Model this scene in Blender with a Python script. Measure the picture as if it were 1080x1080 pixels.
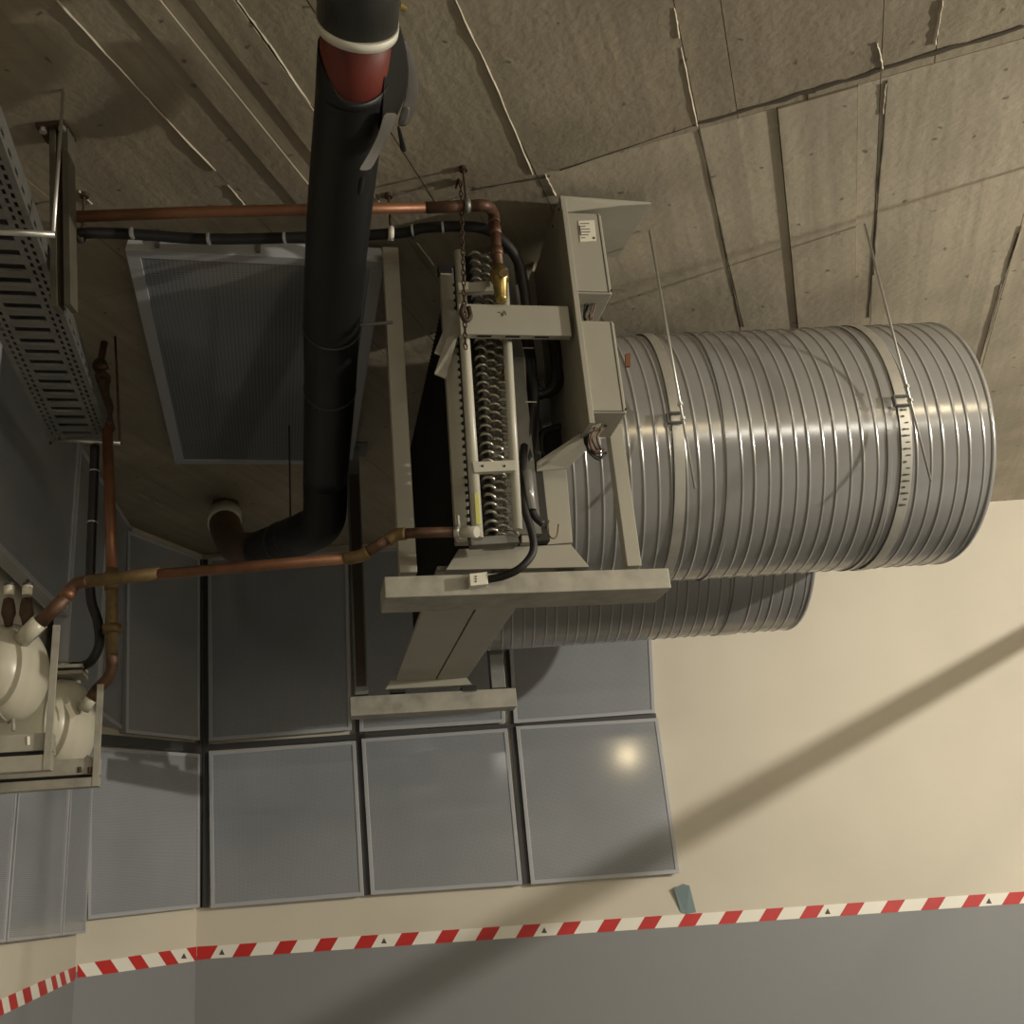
import bpy, math, random
from mathutils import Vector, Matrix
random.seed(7)
SC = bpy.context.scene
for _o in list(bpy.data.objects): bpy.data.objects.remove(_o)
COL = SC.collection
V = Vector
# ---------------------------------------------------------------- camera
FPX, PITCH, ROLL = 1066.0, math.radians(20.23), math.radians(-5.42)
CAM = V((0, 0, 1.6))
_F = V((0, math.cos(PITCH), math.sin(PITCH))); _U = V((0, -math.sin(PITCH), math.cos(PITCH))); _X = V((1, 0, 0))
_XR = _X*math.cos(ROLL) + _U*math.sin(ROLL); _UR = -_X*math.sin(ROLL) + _U*math.cos(ROLL)
cd = bpy.data.cameras.new('camera'); cam = bpy.data.objects.new('camera', cd); COL.objects.link(cam)
cd.sensor_width = 36.0; cd.lens = 36.0*FPX/1080.0; cd.clip_start = 0.02
cam.matrix_world = Matrix(((_XR.x, _UR.x, -_F.x, CAM.x), (_XR.y, _UR.y, -_F.y, CAM.y), (_XR.z, _UR.z, -_F.z, CAM.z), (0, 0, 0, 1)))
SC.camera = cam
# ---------------------------------------------------------------- world, exposure, lamps
w = bpy.data.worlds.new('world'); SC.world = w; w.use_nodes = True
w.node_tree.nodes['Background'].inputs[0].default_value = (1, .85, .65, 1)
w.node_tree.nodes['Background'].inputs[1].default_value = 0.02
SC.view_settings.view_transform = 'Standard'; SC.view_settings.look = 'None'
SC.view_settings.exposure = 0.52; SC.view_settings.gamma = 1.0; SC.view_settings.use_curve_mapping = False
def point(name, loc, r, power, color):
    l = bpy.data.lights.new(name, 'POINT'); l.shadow_soft_size = r; l.energy = power; l.color = color
    o = bpy.data.objects.new(name, l); COL.objects.link(o); o.location = loc; return o
def area(name, loc, target, sx, sy, power, color):
    l = bpy.data.lights.new(name, 'AREA'); l.shape = 'RECTANGLE'; l.size = sx; l.size_y = sy; l.energy = power; l.color = color
    o = bpy.data.objects.new(name, l); COL.objects.link(o); o.location = loc
    o.rotation_euler = (V(target)-V(loc)).to_track_quat('-Z', 'Y').to_euler(); return o
WARM = (1.0, .935, .82)
KEY = (4.4, 1.5, 2.62)
point('bulb_light', KEY, .04, 350, WARM)
BULB = (2.86, -3.5, 3.2)
point('bulb_light', BULB, .07, 40, (1, .80, .48))
LAMPS = [('tube_light', (4.9, -4.0, 2.35), (1.6, 3.0, 2.0), 2.4, .04, 36, (1, .94, .82)),
         ('tube_light', (.7, -4.0, 3.34), (.7, -3.9, 0), 1.3, .06, 60, (1, .95, .84)),
         ('tube_light', (3.6, -0.2, 3.40), (3.6, -0.2, 0), .5, .12, 40, (1, .84, .56)),]
for a in LAMPS: area(*a)

# ---------------------------------------------------------------- geometry of the view
def ray(x, y): return _XR*((x-540)/FPX) - _UR*((y-540)/FPX) + _F
def atz(x, y, z):
    d = ray(x, y); return CAM + d*((z-1.6)/d.z)
def aty(x, y, Y):
    d = ray(x, y); return CAM + d*(Y/d.y)
class Frame:
    def __init__(s, yaw):
        a = math.radians(yaw); s.u = V((math.cos(a), math.sin(a), 0)); s.v = V((-math.sin(a), math.cos(a), 0))
    def p(s, u, v, z): return s.u*u + s.v*v + V((0, 0, z))
    def uz(s, x, y, v):
        d = ray(x, y); P = CAM + d*(v/d.dot(s.v)); return P.dot(s.u), P.z
    def pv(s, x, y, v):
        d = ray(x, y); return CAM + d*(v/d.dot(s.v))
    def uv(s, x, y, z):
        P = atz(x, y, z); return P.dot(s.u), P.dot(s.v)
def onwall(x, y, A, B, off=0.0):
    A = V((A[0], A[1], 0)); B = V((B[0], B[1], 0)); d = (B-A).normalized(); n = V((-d.y, d.x, 0))
    if n.y < 0: n = -n
    if A.dot(n) < 0: n = -n
    D = ray(x, y); t = (A.dot(n)-off)/D.dot(n); return CAM + D*t
# ---------------------------------------------------------------- materials
def mat(name, col, rough=.5, metal=0.0, noise=0.0, nscale=8.0, bump=0.0, bscale=60.0, spec=.5, spots=None, grain=None, stretch=None):
    m = bpy.data.materials.new(name); m.use_nodes = True; nt = m.node_tree; N = nt.nodes; L = nt.links
    b = N['Principled BSDF']; b.inputs['Base Color'].default_value = (*col, 1)
    b.inputs['Roughness'].default_value = rough; b.inputs['Metallic'].default_value = metal
    b.inputs['Specular IOR Level'].default_value = spec
    geo = N.new('ShaderNodeNewGeometry'); vec = geo.outputs['Position']
    if grain is not None:
        mp = N.new('ShaderNodeMapping'); mp.vector_type = 'TEXTURE'; mp.inputs['Rotation'].default_value = (0, 0, grain)
        mp.inputs['Scale'].default_value = stretch; L.new(vec, mp.inputs[0]); gvec = mp.outputs[0]
    else: gvec = vec
    last = None
    def mixin(fac, c2, f=1.0):
        nonlocal last
        mx = N.new('ShaderNodeMix'); mx.data_type = 'RGBA'
        if f != 1.0:
            mm = N.new('ShaderNodeMath'); mm.operation = 'MULTIPLY'; L.new(fac, mm.inputs[0]); mm.inputs[1].default_value = f; fac = mm.outputs[0]
        L.new(fac, mx.inputs[0])
        if last is None: mx.inputs[6].default_value = (*col, 1)
        else: L.new(last, mx.inputs[6])
        mx.inputs[7].default_value = (*c2, 1); last = mx.outputs[2]
    def noise_fac(scale, vecs, lo, hi, det=5):
        n = N.new('ShaderNodeTexNoise'); n.inputs['Scale'].default_value = scale; n.inputs['Detail'].default_value = det; L.new(vecs, n.inputs['Vector'])
        r = N.new('ShaderNodeMapRange'); r.inputs[1].default_value = lo; r.inputs[2].default_value = hi; L.new(n.outputs[0], r.inputs[0]); return r.outputs[0]
    if noise:
        mixin(noise_fac(nscale, vec, .35, .7), tuple(c*(1-noise) for c in col))
        mixin(noise_fac(nscale*.3, vec, .4, .65), tuple(min(1, c*(1+noise*.6)) for c in col), .6)
    if grain is not None:
        mixin(noise_fac(1.0, gvec, .42, .66), tuple(c*.68 for c in col), .6)
    if spots:
        vo = N.new('ShaderNodeTexVoronoi'); vo.voronoi_dimensions = '2D'; vo.inputs['Scale'].default_value = spots[0]
        nn = N.new('ShaderNodeTexNoise'); nn.inputs['Scale'].default_value = 30; L.new(vec, nn.inputs['Vector'])
        ad = N.new('ShaderNodeMixRGB'); ad.inputs[0].default_value = .05; L.new(vec, ad.inputs[1]); L.new(nn.outputs['Color'], ad.inputs[2]); nn.inputs['Detail'].default_value = 4
        L.new(ad.outputs[0], vo.inputs['Vector'])
        r = N.new('ShaderNodeMapRange'); r.inputs[1].default_value = spots[1]; r.inputs[2].default_value = spots[1]*.5; L.new(vo.outputs['Distance'], r.inputs[0])
        sp = N.new('ShaderNodeSeparateColor'); L.new(vo.outputs['Color'], sp.inputs[0])
        th = N.new('ShaderNodeMath'); th.operation = 'GREATER_THAN'; th.inputs[1].default_value = spots[2]; L.new(sp.outputs[0], th.inputs[0])
        mu = N.new('ShaderNodeMath'); mu.operation = 'MULTIPLY'; L.new(r.outputs[0], mu.inputs[0]); L.new(th.outputs[0], mu.inputs[1])
        mixin(mu.outputs[0], tuple(c*.3 for c in col), .8)
    if last is not None: L.new(last, b.inputs['Base Color'])
    if bump:
        n = N.new('ShaderNodeTexNoise'); n.inputs['Scale'].default_value = bscale; n.inputs['Detail'].default_value = 6; L.new(vec, n.inputs['Vector'])
        bp = N.new('ShaderNodeBump'); bp.inputs['Strength'].default_value = bump; bp.inputs['Distance'].default_value = .006
        L.new(n.outputs[0], bp.inputs['Height']); L.new(bp.outputs[0], b.inputs['Normal'])
    return m
def perf_mat(name, col, ud, vd, pitch=.011, rough=.11):
    """painted sheet with fine round perforation in the plane spanned by ud, vd"""
    m = bpy.data.materials.new(name); m.use_nodes = True; nt = m.node_tree; N = nt.nodes; L = nt.links
    b = N['Principled BSDF']; b.inputs['Roughness'].default_value = rough; b.inputs['Specular IOR Level'].default_value = .35
    geo = N.new('ShaderNodeNewGeometry')
    def wave(d):
        dt = N.new('ShaderNodeVectorMath'); dt.operation = 'DOT_PRODUCT'; L.new(geo.outputs['Position'], dt.inputs[0]); dt.inputs[1].default_value = d
        mu = N.new('ShaderNodeMath'); mu.operation = 'MULTIPLY'; mu.inputs[1].default_value = 2*math.pi/pitch; L.new(dt.outputs['Value'], mu.inputs[0])
        s = N.new('ShaderNodeMath'); s.operation = 'SINE'; L.new(mu.outputs[0], s.inputs[0]); return s.outputs[0]
    a, c = wave(ud), wave(vd)
    pr = N.new('ShaderNodeMath'); pr.operation = 'ADD'; L.new(a, pr.inputs[0]); L.new(c, pr.inputs[1])
    r = N.new('ShaderNodeMapRange'); r.inputs[1].default_value = .7; r.inputs[2].default_value = 1.3; L.new(pr.outputs[0], r.inputs[0])
    mx = N.new('ShaderNodeMix'); mx.data_type = 'RGBA'; L.new(r.outputs[0], mx.inputs[0])
    mx.inputs[6].default_value = (*col, 1); mx.inputs[7].default_value = (col[0]*.5, col[1]*.5, col[2]*.5, 1)
    n = N.new('ShaderNodeTexNoise'); n.inputs['Scale'].default_value = 1.6; n.inputs['Detail'].default_value = 3; L.new(geo.outputs['Position'], n.inputs['Vector'])
    r2 = N.new('ShaderNodeMapRange'); r2.inputs[1].default_value = .3; r2.inputs[2].default_value = .7; r2.inputs[3].default_value = .9; r2.inputs[4].default_value = 1.08; L.new(n.outputs[0], r2.inputs[0])
    vm = N.new('ShaderNodeVectorMath'); vm.operation = 'SCALE'; L.new(mx.outputs[2], vm.inputs[0]); L.new(r2.outputs[0], vm.inputs['Scale'])
    L.new(vm.outputs[0], b.inputs['Base Color']); return m
F14, F12, F6 = Frame(14), Frame(12.5), Frame(6)
FC = Frame(-15.65)                                   # ceiling formwork grid
W0A, W0B = (-1.757, 5.372), (5.60, 5.994)             # back wall
W1A, W1B = (-1.757, 5.372), (-2.03, 4.633)            # short corner wall
W2A, W2B = (-2.03, 4.633), (-1.66, 2.55)              # left wall
UPA, UPB = (-1.95, 4.845), (-1.81, 4.05)              # line of the upper left panels
def dirn(A, B): return (V((B[0], B[1], 0))-V((A[0], A[1], 0))).normalized()
M = {}
M['ceil'] = mat('board_marked_concrete', (.40, .345, .255), .6, 0, .38, 3.0, .42, 40, .4, (7.0, .055, .5), math.radians(-15.65), (1/34, 1/1.1, 1))
M['ceil2'] = mat('board_marked_concrete_pale', (.49, .43, .33), .52, 0, .34, 3.4, .4, 34, .4, (7.0, .055, .5), math.radians(-15.65), (1/30, 1/1.0, 1))
M['joint'] = mat('dark_joint', (.085, .068, .048), .9, 0, .3, 6)
M['fin'] = mat('mortar_fin', (.55, .49, .38), .8, 0, .35, 20)
M['galv'] = mat('galvanised_sheet', (.35, .345, .335), .21, .36, .12, 5, .03, 14)
M['galv_dull'] = mat('galvanised_steel', (.20, .20, .185), .45, .5, .2, 25)
M['zinc'] = mat('zinc_rod', (.62, .61, .57), .35, .8)
M['strap'] = mat('strap_zinc', (.58, .56, .5), .38, .6, .1, 30)
M['cream'] = mat('cream_painted_steel', (.345, .325, .265), .42, 0, .12, 6, .04, 40)
M['cream_dirty'] = mat('scuffed_cream_steel', (.365, .345, .285), .5, 0, .35, 22, .1, 60)
M['white_pipe'] = mat('white_painted_pipe', (.50, .48, .40), .32, 0, .08, 14)
M['vessel'] = mat('ivory_gloss_paint', (.56, .53, .42), .3, 0, .07, 5)
M['copper'] = mat('oxidised_copper', (.23, .105, .055), .45, .5, .4, 14, .05, 60)
M['copper_dark'] = mat('tarnished_copper', (.13, .07, .042), .5, .4, .5, 30, .1, 80)
M['copper_olive'] = mat('greenish_brazed_copper', (.18, .12, .05), .55, .4, .4, 40, .1, 90)
M['brass'] = mat('brass', (.34, .25, .085), .32, .8, .3, 25)
M['rubber'] = mat('black_rubber', (.012, .011, .011), .55, 0, .2, 30)
M['insul'] = mat('black_foam_insulation', (.008, .008, .008), .5, 0, .25, 8, .15, 12, .4)
M['insul_grey'] = mat('dusty_black_plastic', (.045, .045, .042), .4, 0, .2, 10)
M['insul_in'] = mat('foam_inner_grey', (.09, .083, .07), .7, 0, .3, 12)
M['red'] = mat('oxide_red_pipe', (.14, .022, .013), .55, 0, .3, 18, .1, 40)
M['brown'] = mat('brown_pipe', (.12, .075, .045), .5, 0, .4, 20)
M['white'] = mat('white_plastic', (.72, .69, .58), .45)
M['channel'] = mat('dull_brown_grey_steel', (.12, .11, .08), .5, .3, .3, 20)
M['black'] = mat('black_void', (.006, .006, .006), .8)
M['coilface'] = mat('dark_coil_face', (.028, .025, .02), .6, .2, .3, 10)
M['finsteel'] = mat('bright_return_tube', (.60, .57, .48), .3, .85, .3, 60)
M['label'] = mat('paper_label', (.72, .68, .55), .6)
M['ink'] = mat('ink', (.05, .045, .04), .7)
M['yellow'] = mat('yellow_sticker', (.55, .55, .16), .5)
M['tape_red'] = mat('red_reflective_tape', (.60, .025, .022), .4, 0, .1, 9)
M['tape_white'] = mat('white_reflective_tape', (.93, .90, .80), .4)
M['teal'] = mat('pale_teal_tape', (.27, .36, .37), .3)
M['orange'] = mat('orange_plastic', (.16, .06, .025), .5)
M['floor'] = mat('grey_floor_paint', (.14, .14, .135), .5, 0, .15, 1.5)
M['other_wall'] = mat('cream_wall_paint', (.30, .275, .225), .7, 0, .1, 1.2)
M['rim'] = mat('panel_frame_paint', (.45, .46, .48), .35)
M['track'] = mat('panel_track_dark', (.06, .06, .06), .5)
M['rust'] = mat('rusty_dark_iron', (.075, .045, .028), .7, .3, .5, 40)
GREY = (.34, .355, .375)
def wall_mat(name, za, zb, xa, xb, upper, lower):
    """cream concrete above, grey paint below a line from (xa,za) to (xb,zb)"""
    m = mat(name, upper, .6, 0, .10, 1.5, .12, 20, .4); nt = m.node_tree; N = nt.nodes; L = nt.links; b = N['Principled BSDF']
    src = b.inputs['Base Color'].links[0].from_socket
    geo = N.new('ShaderNodeNewGeometry'); sp = N.new('ShaderNodeSeparateXYZ'); L.new(geo.outputs['Position'], sp.inputs[0])
    k = (zb-za)/(xb-xa)
    m1 = N.new('ShaderNodeMath'); m1.operation = 'MULTIPLY_ADD'; L.new(sp.outputs[0], m1.inputs[0]); m1.inputs[1].default_value = -k; m1.inputs[2].default_value = k*xa-za
    ad = N.new('ShaderNodeMath'); L.new(m1.outputs[0], ad.inputs[0]); L.new(sp.outputs[2], ad.inputs[1])
    lt = N.new('ShaderNodeMath'); lt.operation = 'LESS_THAN'; L.new(ad.outputs[0], lt.inputs[0]); lt.inputs[1].default_value = 0
    mx = N.new('ShaderNodeMix'); mx.data_type = 'RGBA'; L.new(lt.outputs[0], mx.inputs[0]); L.new(src, mx.inputs[6]); mx.inputs[7].default_value = (*lower, 1)
    L.new(mx.outputs[2], b.inputs['Base Color']); return m
# ---------------------------------------------------------------- mesh builder
class MB:
    def __init__(s): s.v = []; s.f = []; s.mi = []; s.sm = []
    def add(s, verts, faces, smooth=False, mi=0):
        n = len(s.v); s.v += [V(p) for p in verts]
        for f in faces: s.f.append([i+n for i in f]); s.mi.append(mi); s.sm.append(smooth)
        return s
    def hexa(s, a, b, mi=0):                      # two quads (4 points each)
        return s.add(list(a)+list(b), [(3, 2, 1, 0), (4, 5, 6, 7), (0, 1, 5, 4), (1, 2, 6, 5), (2, 3, 7, 6), (3, 0, 4, 7)], mi=mi)
    def box(s, F, u0, u1, v0, v1, z0, z1, mi=0):
        q = lambda z: [F.p(u0, v0, z), F.p(u1, v0, z), F.p(u1, v1, z), F.p(u0, v1, z)]
        return s.hexa(q(z0), q(z1), mi)
    def prism(s, pts, off, mi=0):
        pts = [V(p) for p in pts]; off = V(off); n = len(pts)
        fs = [tuple(range(n-1, -1, -1)), tuple(range(n, 2*n))] + [(i, (i+1) % n, n+(i+1) % n, n+i) for i in range(n)]
        return s.add(pts+[p+off for p in pts], fs, mi=mi)
    def tube(s, pts, r, n=12, smooth_path=0, caps=True, mi=0):
        pts = [V(p) for p in pts]
        if smooth_path:
            P = [pts[0]*2-pts[1]]+pts+[pts[-1]*2-pts[-2]]; out = []
            for i in range(1, len(P)-2):
                for k in range(smooth_path):
                    t = k/smooth_path; a, b, c, d = P[i-1:i+3]
                    out.append(.5*((2*b)+(c-a)*t+(2*a-5*b+4*c-d)*t*t+(3*b-a-3*c+d)*t**3))
            out.append(pts[-1]); pts = out
        R = r if callable(r) else (lambda t: r)
        T = []
        for i in range(len(pts)):
            d = pts[min(i+1, len(pts)-1)]-pts[max(i-1, 0)]; T.append(d.normalized())
        up = V((0, 0, 1)) if abs(T[0].z) < .9 else V((1, 0, 0)); nrm = T[0].cross(up).normalized()
        vs = []
        for i, p in enumerate(pts):
            if i: nrm = (nrm-T[i]*nrm.dot(T[i])).normalized()
            bn = T[i].cross(nrm); rr = R(i/max(1, len(pts)-1))
            if i and i < len(pts)-1:                 # keep mitred bends full width
                c = max(.5, math.sqrt(max(0, (1+T[i].dot(T[i-1]))/2)))
            for k in range(n):
                a = 2*math.pi*k/n; vs.append(p+(nrm*math.cos(a)+bn*math.sin(a))*rr)
        fs = []
        for i in range(len(pts)-1):
            for k in range(n): fs.append((i*n+k, i*n+(k+1) % n, (i+1)*n+(k+1) % n, (i+1)*n+k))
        s.add(vs, fs, True, mi)
        if caps:
            b = len(s.v)-len(vs); e = b+(len(pts)-1)*n
            s.f.append([b+k for k in range(n-1, -1, -1)]); s.mi.append(mi); s.sm.append(False)
            s.f.append([e+k for k in range(n)]); s.mi.append(mi); s.sm.append(False)
        return s
    def lathe(s, A, B, prof, n=24, mi=0, smooth=True):      # prof: (distance along, radius)
        A = V(A); d = (V(B)-A).normalized(); up = V((0, 0, 1)) if abs(d.z) < .9 else V((1, 0, 0))
        x = d.cross(up).normalized(); y = d.cross(x); vs = []; fs = []
        for (h, r) in prof:
            for k in range(n):
                a = 2*math.pi*k/n; vs.append(A+d*h+(x*math.cos(a)+y*math.sin(a))*max(r, 1e-4))
        for i in range(len(prof)-1):
            for k in range(n): fs.append((i*n+(k+1) % n, i*n+k, (i+1)*n+k, (i+1)*n+(k+1) % n))
        return s.add(vs, fs, smooth, mi)
    def cyl(s, A, B, r, n=12, mi=0):
        L = (V(B)-V(A)).length; return s.lathe(A, B, [(0, 0), (0, r), (L, r), (L, 0)], n, mi, False)
WL = {}
def obj(name, mb, m, parent=None, bevel=0.0, recenter=True, stuff=False):
    me = bpy.data.meshes.new(name)
    if recenter and mb.v:
        lo = V([min(p[i] for p in mb.v) for i in range(3)]); hi = V([max(p[i] for p in mb.v) for i in range(3)])
        org = V(((lo.x+hi.x)/2, (lo.y+hi.y)/2, lo.z))
    else: org = V((0, 0, 0))
    me.from_pydata([p-org for p in mb.v], [], mb.f)
    for i, p in enumerate(me.polygons): p.use_smooth = mb.sm[i]; p.material_index = mb.mi[i]
    for x in (m if isinstance(m, (list, tuple)) else [m]): me.materials.append(x)
    me.validate(); me.update()
    o = bpy.data.objects.new(name, me); COL.objects.link(o); WL[o] = org
    if parent is not None: o.parent = parent; o.location = org-WL[parent]
    else: o.location = org
    if bevel:
        b = o.modifiers.new('bevel', 'BEVEL'); b.width = bevel; b.segments = 2; b.limit_method = 'ANGLE'
    if stuff: o['kind'] = 'stuff'
    return o
def tag(o, label, cat, group=None):
    o['label'] = label; o['category'] = cat
    if group: o['group'] = group
    return o
def thing(name, label, cat, loc, group=None):
    o = bpy.data.objects.new(name, None); COL.objects.link(o); o.location = loc; o.empty_display_size = .05; WL[o] = V(loc)
    return tag(o, label, cat, group)
def struct(name, mb, m):
    o = obj(name, mb, m, recenter=False); o['kind'] = 'structure'; return o
# ================================================================ THE ROOM
Z = V((0, 0, 1)); CH = 3.5
fl = MB().prism([(-3.2, -7, -.1), (5.75, -7, -.1), (5.75, 7, -.1), (-3.2, 7, -.1)], (0, 0, .1)); struct('floor', fl, M['floor'])
ce = MB().prism([(-3.2, -7, CH+.012), (5.75, -7, CH+.012), (5.75, 7, CH+.012), (-3.2, 7, CH+.012)], (0, 0, .2))
ceiling = struct('ceiling', ce, M['joint'])
def wall(name, A, B, m, th=.15):
    d = dirn(A, B); n = V((-d.y, d.x, 0))
    if V((A[0], A[1], 0)).dot(n) < 0: n = -n
    a = V((A[0], A[1], 0)); b = V((B[0], B[1], 0))
    return struct(name, MB().prism([a, b, b+n*th, a+n*th], (0, 0, CH+.01)), m)
t0 = onwall(213, 1008, W0A, W0B); t1 = onwall(1080, 946, W0A, W0B)
CREAM = (.70, .645, .53); DADO = (.275, .28, .285)
wm = wall_mat('cream_concrete_over_grey_dado', t0.z, t1.z, t0.x, t1.x, CREAM, DADO)
wm2 = wall_mat('cream_concrete_over_grey_dado_corner', 1.425, 1.43, -2.0, -1.75, CREAM, DADO)
wm3 = wall_mat('cream_concrete_over_grey_dado_left', 1.43, 1.36, -2.03, -1.83, CREAM, DADO)
wall_back = wall('wall_back', W0A, W0B, wm)
wall_corner = wall('wall_corner', W1A, W1B, wm2)
wall_left = wall('wall_left', W2A, W2B, wm3)
wall('wall_left_far', W2B, (-2.0, -6.9), M['other_wall'])
wall('wall_right', (5.6, -6.9), (5.6, 6.0), M['other_wall'])
wall('wall_front', (-2.2, -6.9), (5.6, -6.9), M['other_wall'])
# ---- ceiling: every shuttering board/panel imprint is a piece of its own
def ceil_piece(s0, s1, t0, t1, drop, m, tilt=0.0, g=.0012):

    q = lambda z, k: [FC.p(s0+g+k, t0+g+k, z), FC.p(s1-g-k, t0+g+k, z+tilt), FC.p(s1-g-k, t1-g-k, z+tilt), FC.p(s0+g+k, t1-g-k, z)]
    mb = MB().hexa(q(CH-drop, .0008), q(CH+.011, 0)); return obj('concrete_panel', mb, m, ceiling)
S = [-3.18, -2.71, -2.24, -1.77, -1.30, -.945, -.49, -.02, .458, .93, 1.40, 1.87, 2.34, 2.81]
splits = {(-1.30, 0): [-1.30, -1.165, -1.093, -1.027, -.945], (-.945, 0): [-.945, -.80, -.49], (-.02, 0): [-.02, .085, .458],
          (.458, 0): [.458, .592, .93], (-.02, 1): [-.02, .19, .40, .458],
          (-1.30, 1): [-1.30, -1.10, -.945], (-.945, 1): [-.945, -.70, -.49]}
T = [-.55, 2.345, 5.19, 8.05]
for j in range(3):
    for i in range(len(S)-1):
        if j == 2 and not (-3.2 < S[i] < 3): continue
        sub = splits.get((S[i], j), [S[i], S[i+1]])
        for a, b in zip(sub, sub[1:]):
            zz = [FC.p(a, T[j], 0), FC.p(b, T[j+1], 0)]
            if max(p.x for p in zz) < -3.2 or min(p.x for p in zz) > 5.6 or zz[0].y > 6.2: continue
            ta, tb = T[j], min(T[j+1], 6.9 if a < 0 else 6.6)
            if a < -1.3 and j == 2: continue
            off = random.uniform(.000, .0022 if j == 0 else .0007) + (.0065 if len(sub) > 3 and (sub.index(a) % 2) else 0)
            ceil_piece(a, b, ta, tb, off, M['ceil2'] if (j == 1 and a > -.6) or a > .9 else M['ceil'], random.uniform(-.001, .001), .0003 if len(sub) > 1 else .0009)
def fin(x0, y0, x1, y1, wd=.0028, hh=.004, m='fin'):
    A = atz(x0, y0, CH-.003); B = atz(x1, y1, CH-.003); d = (B-A).normalized(); n = V((-d.y, d.x, 0))*wd; mb = MB(); k = 8; vs = []
    for i in range(k+1):
        p = A.lerp(B, i/k) + n*random.uniform(-.4, .4); q = random.uniform(.5, 1.2)
        vs += [p-n*q, p-Z*hh*q, p+n*q, p+Z*.002]
    fs = [(i*4+a, i*4+(a+1) % 4, i*4+4+(a+1) % 4, i*4+4+a) for i in range(k) for a in range(4)] + [(3, 2, 1, 0), (k*4, k*4+1, k*4+2, k*4+3)]
    mb.add(vs, fs); o = obj('mortar_fin', mb, M[m], ceiling); return o
for q in [(60, 0, 158, 107), (158, 107, 227, 180), (240, 195, 258, 216), (250, 0, 283, 45), (283, 45, 327, 110), (480, 0, 520, 84), (520, 84, 562, 184), (575, 184, 586, 206),
          (711, 8, 716, 40), (718, 50, 735, 133), (440, 256, 458, 280), (925, 45, 931, 72), (934, 88, 931, 120), (994, 0, 986, 47), (826, 178, 833, 190),
          (1078, 238, 1060, 292), (1056, 300, 1034, 380), (284, 493, 305, 506), (145, 520, 157, 526), (163, 529, 172, 534), (438, 470, 455, 490), (83, 201, 97, 215)]: fin(*q)
# dark ragged grout band in the long cross joint, and rust-stained cracks
for q in [(590, 180, 735, 131), (735, 131, 860, 95), (860, 95, 932, 73), (932, 73, 1080, 28), (737, 136, 762, 250), (762, 250, 784, 345), (936, 85, 925, 220), (925, 220, 916, 335), (925, 222, 921, 290),
          (832, 190, 838, 260), (838, 260, 841, 342), (852, 100, 855, 150), (1074, 246, 1032, 386), (500, 200, 580, 186)]: fin(*q, wd=.008 if q[1] < 135 and q[3] < 135 else .0032, hh=.001, m='joint')
# ---- acoustic panels
def pan(parent, quad, th, n, m_sheet, rim=.035, name='acoustic_panel'):
    """quad: 4 world points (TL,TR,BR,BL) on the panel's outer face; n = unit normal pointing to the wall"""
    q = [V(p) for p in quad]; c = sum(q, V())/4
    def inset(k): 
        out = []
        for i in range(4):
            a = (q[(i+1) % 4]-q[i]).normalized(); b = (q[i-1]-q[i]).normalized(); out.append(q[i]+a*k+b*k)
        return out
    i1 = inset(rim); i2 = inset(rim)
    mb = MB(); o = [p for p in q]; bk = [p+n*th for p in inset(.008)]
    vs = o+i1+[p+n*.006 for p in i2]+bk
    fs = []
    for k in range(4):
        l = (k+1) % 4
        fs += [(k, l, 4+l, 4+k), (4+k, 4+l, 8+l, 8+k), (l, k, 12+k, 12+l)]
    fs += [(12, 13, 14, 15)]
    mb.add(vs, fs); fr = obj(name, mb, M['rim'], parent, bevel=.002)
    sh = MB().prism([p+n*.005 for p in inset(rim-.0005)], n*.003); obj('perforated_sheet', sh, m_sheet, fr)
    return fr
def wall_panels(parent, A, B, quads, mname, th=.05, rim=.02):
    d = dirn(A, B); n = V((-d.y, d.x, 0))
    if V((A[0], A[1], 0)).dot(n) < 0: n = -n
    pm = perf_mat(mname, GREY, tuple(d), (0, 0, 1), .006)
    for Q in quads: pan(parent, [onwall(x, y, A, B, th) for x, y in Q], th, n, pm, rim)
    return n
wall_panels(wall_back, W0A, W0B, [
    [(219, 588), (367, 580), (371, 770), (220, 782)],
    [(378, 579), (528, 573), (533, 762), (379, 772)],
    [(530, 573), (682, 566), (691, 752), (542, 763)],
    [(220, 793), (375, 781), (384, 945), (222, 958)],
    [(381, 779), (535, 768), (551, 933), (391, 944)],
    [(544, 766), (694, 757), (717, 921), (560, 933)]], 'perforated_panel_back')
# dark mounting tracks between the panels
def track(parent, A, B, x0, y0, x1, y1, wpx, m='track'):
    off = .03; a = onwall(x0, y0, A, B, off); b = onwall(x1, y1, A, B, off); a2 = onwall(x0, y0, A, B, .002); b2 = onwall(x1, y1, A, B, .002)
    d = (b-a).normalized(); up = V((0, 0, 1)) if abs(d.z) < .5 else dirn(A, B); h = up*wpx*.0036
    obj('mounting_track', MB().hexa([a-h, a+h, b+h, b-h], [a2-h, a2+h, b2+h, b2-h]), M[m], parent)
track(wall_back, W0A, W0B, 220, 788, 692, 755, 4); track(wall_back, W0A, W0B, 373, 590, 387, 944, 7); track(wall_back, W0A, W0B, 533, 600, 556, 932, 8)
track(wall_back, W0A, W0B, 217, 590, 217, 957, 4); track(wall_corner, W1A, W1B, 212, 590, 212, 957, 2.5)
wall_panels(wall_corner, W1A, W1B, [[(135, 559), (211, 588), (211, 781), (133, 773)], [(95, 787), (211, 795), (211, 957), (93, 970)]], 'perforated_panel_corner', .05, .018)
track(wall_corner, W1A, W1B, 96, 779, 211, 789, 7)
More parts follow.
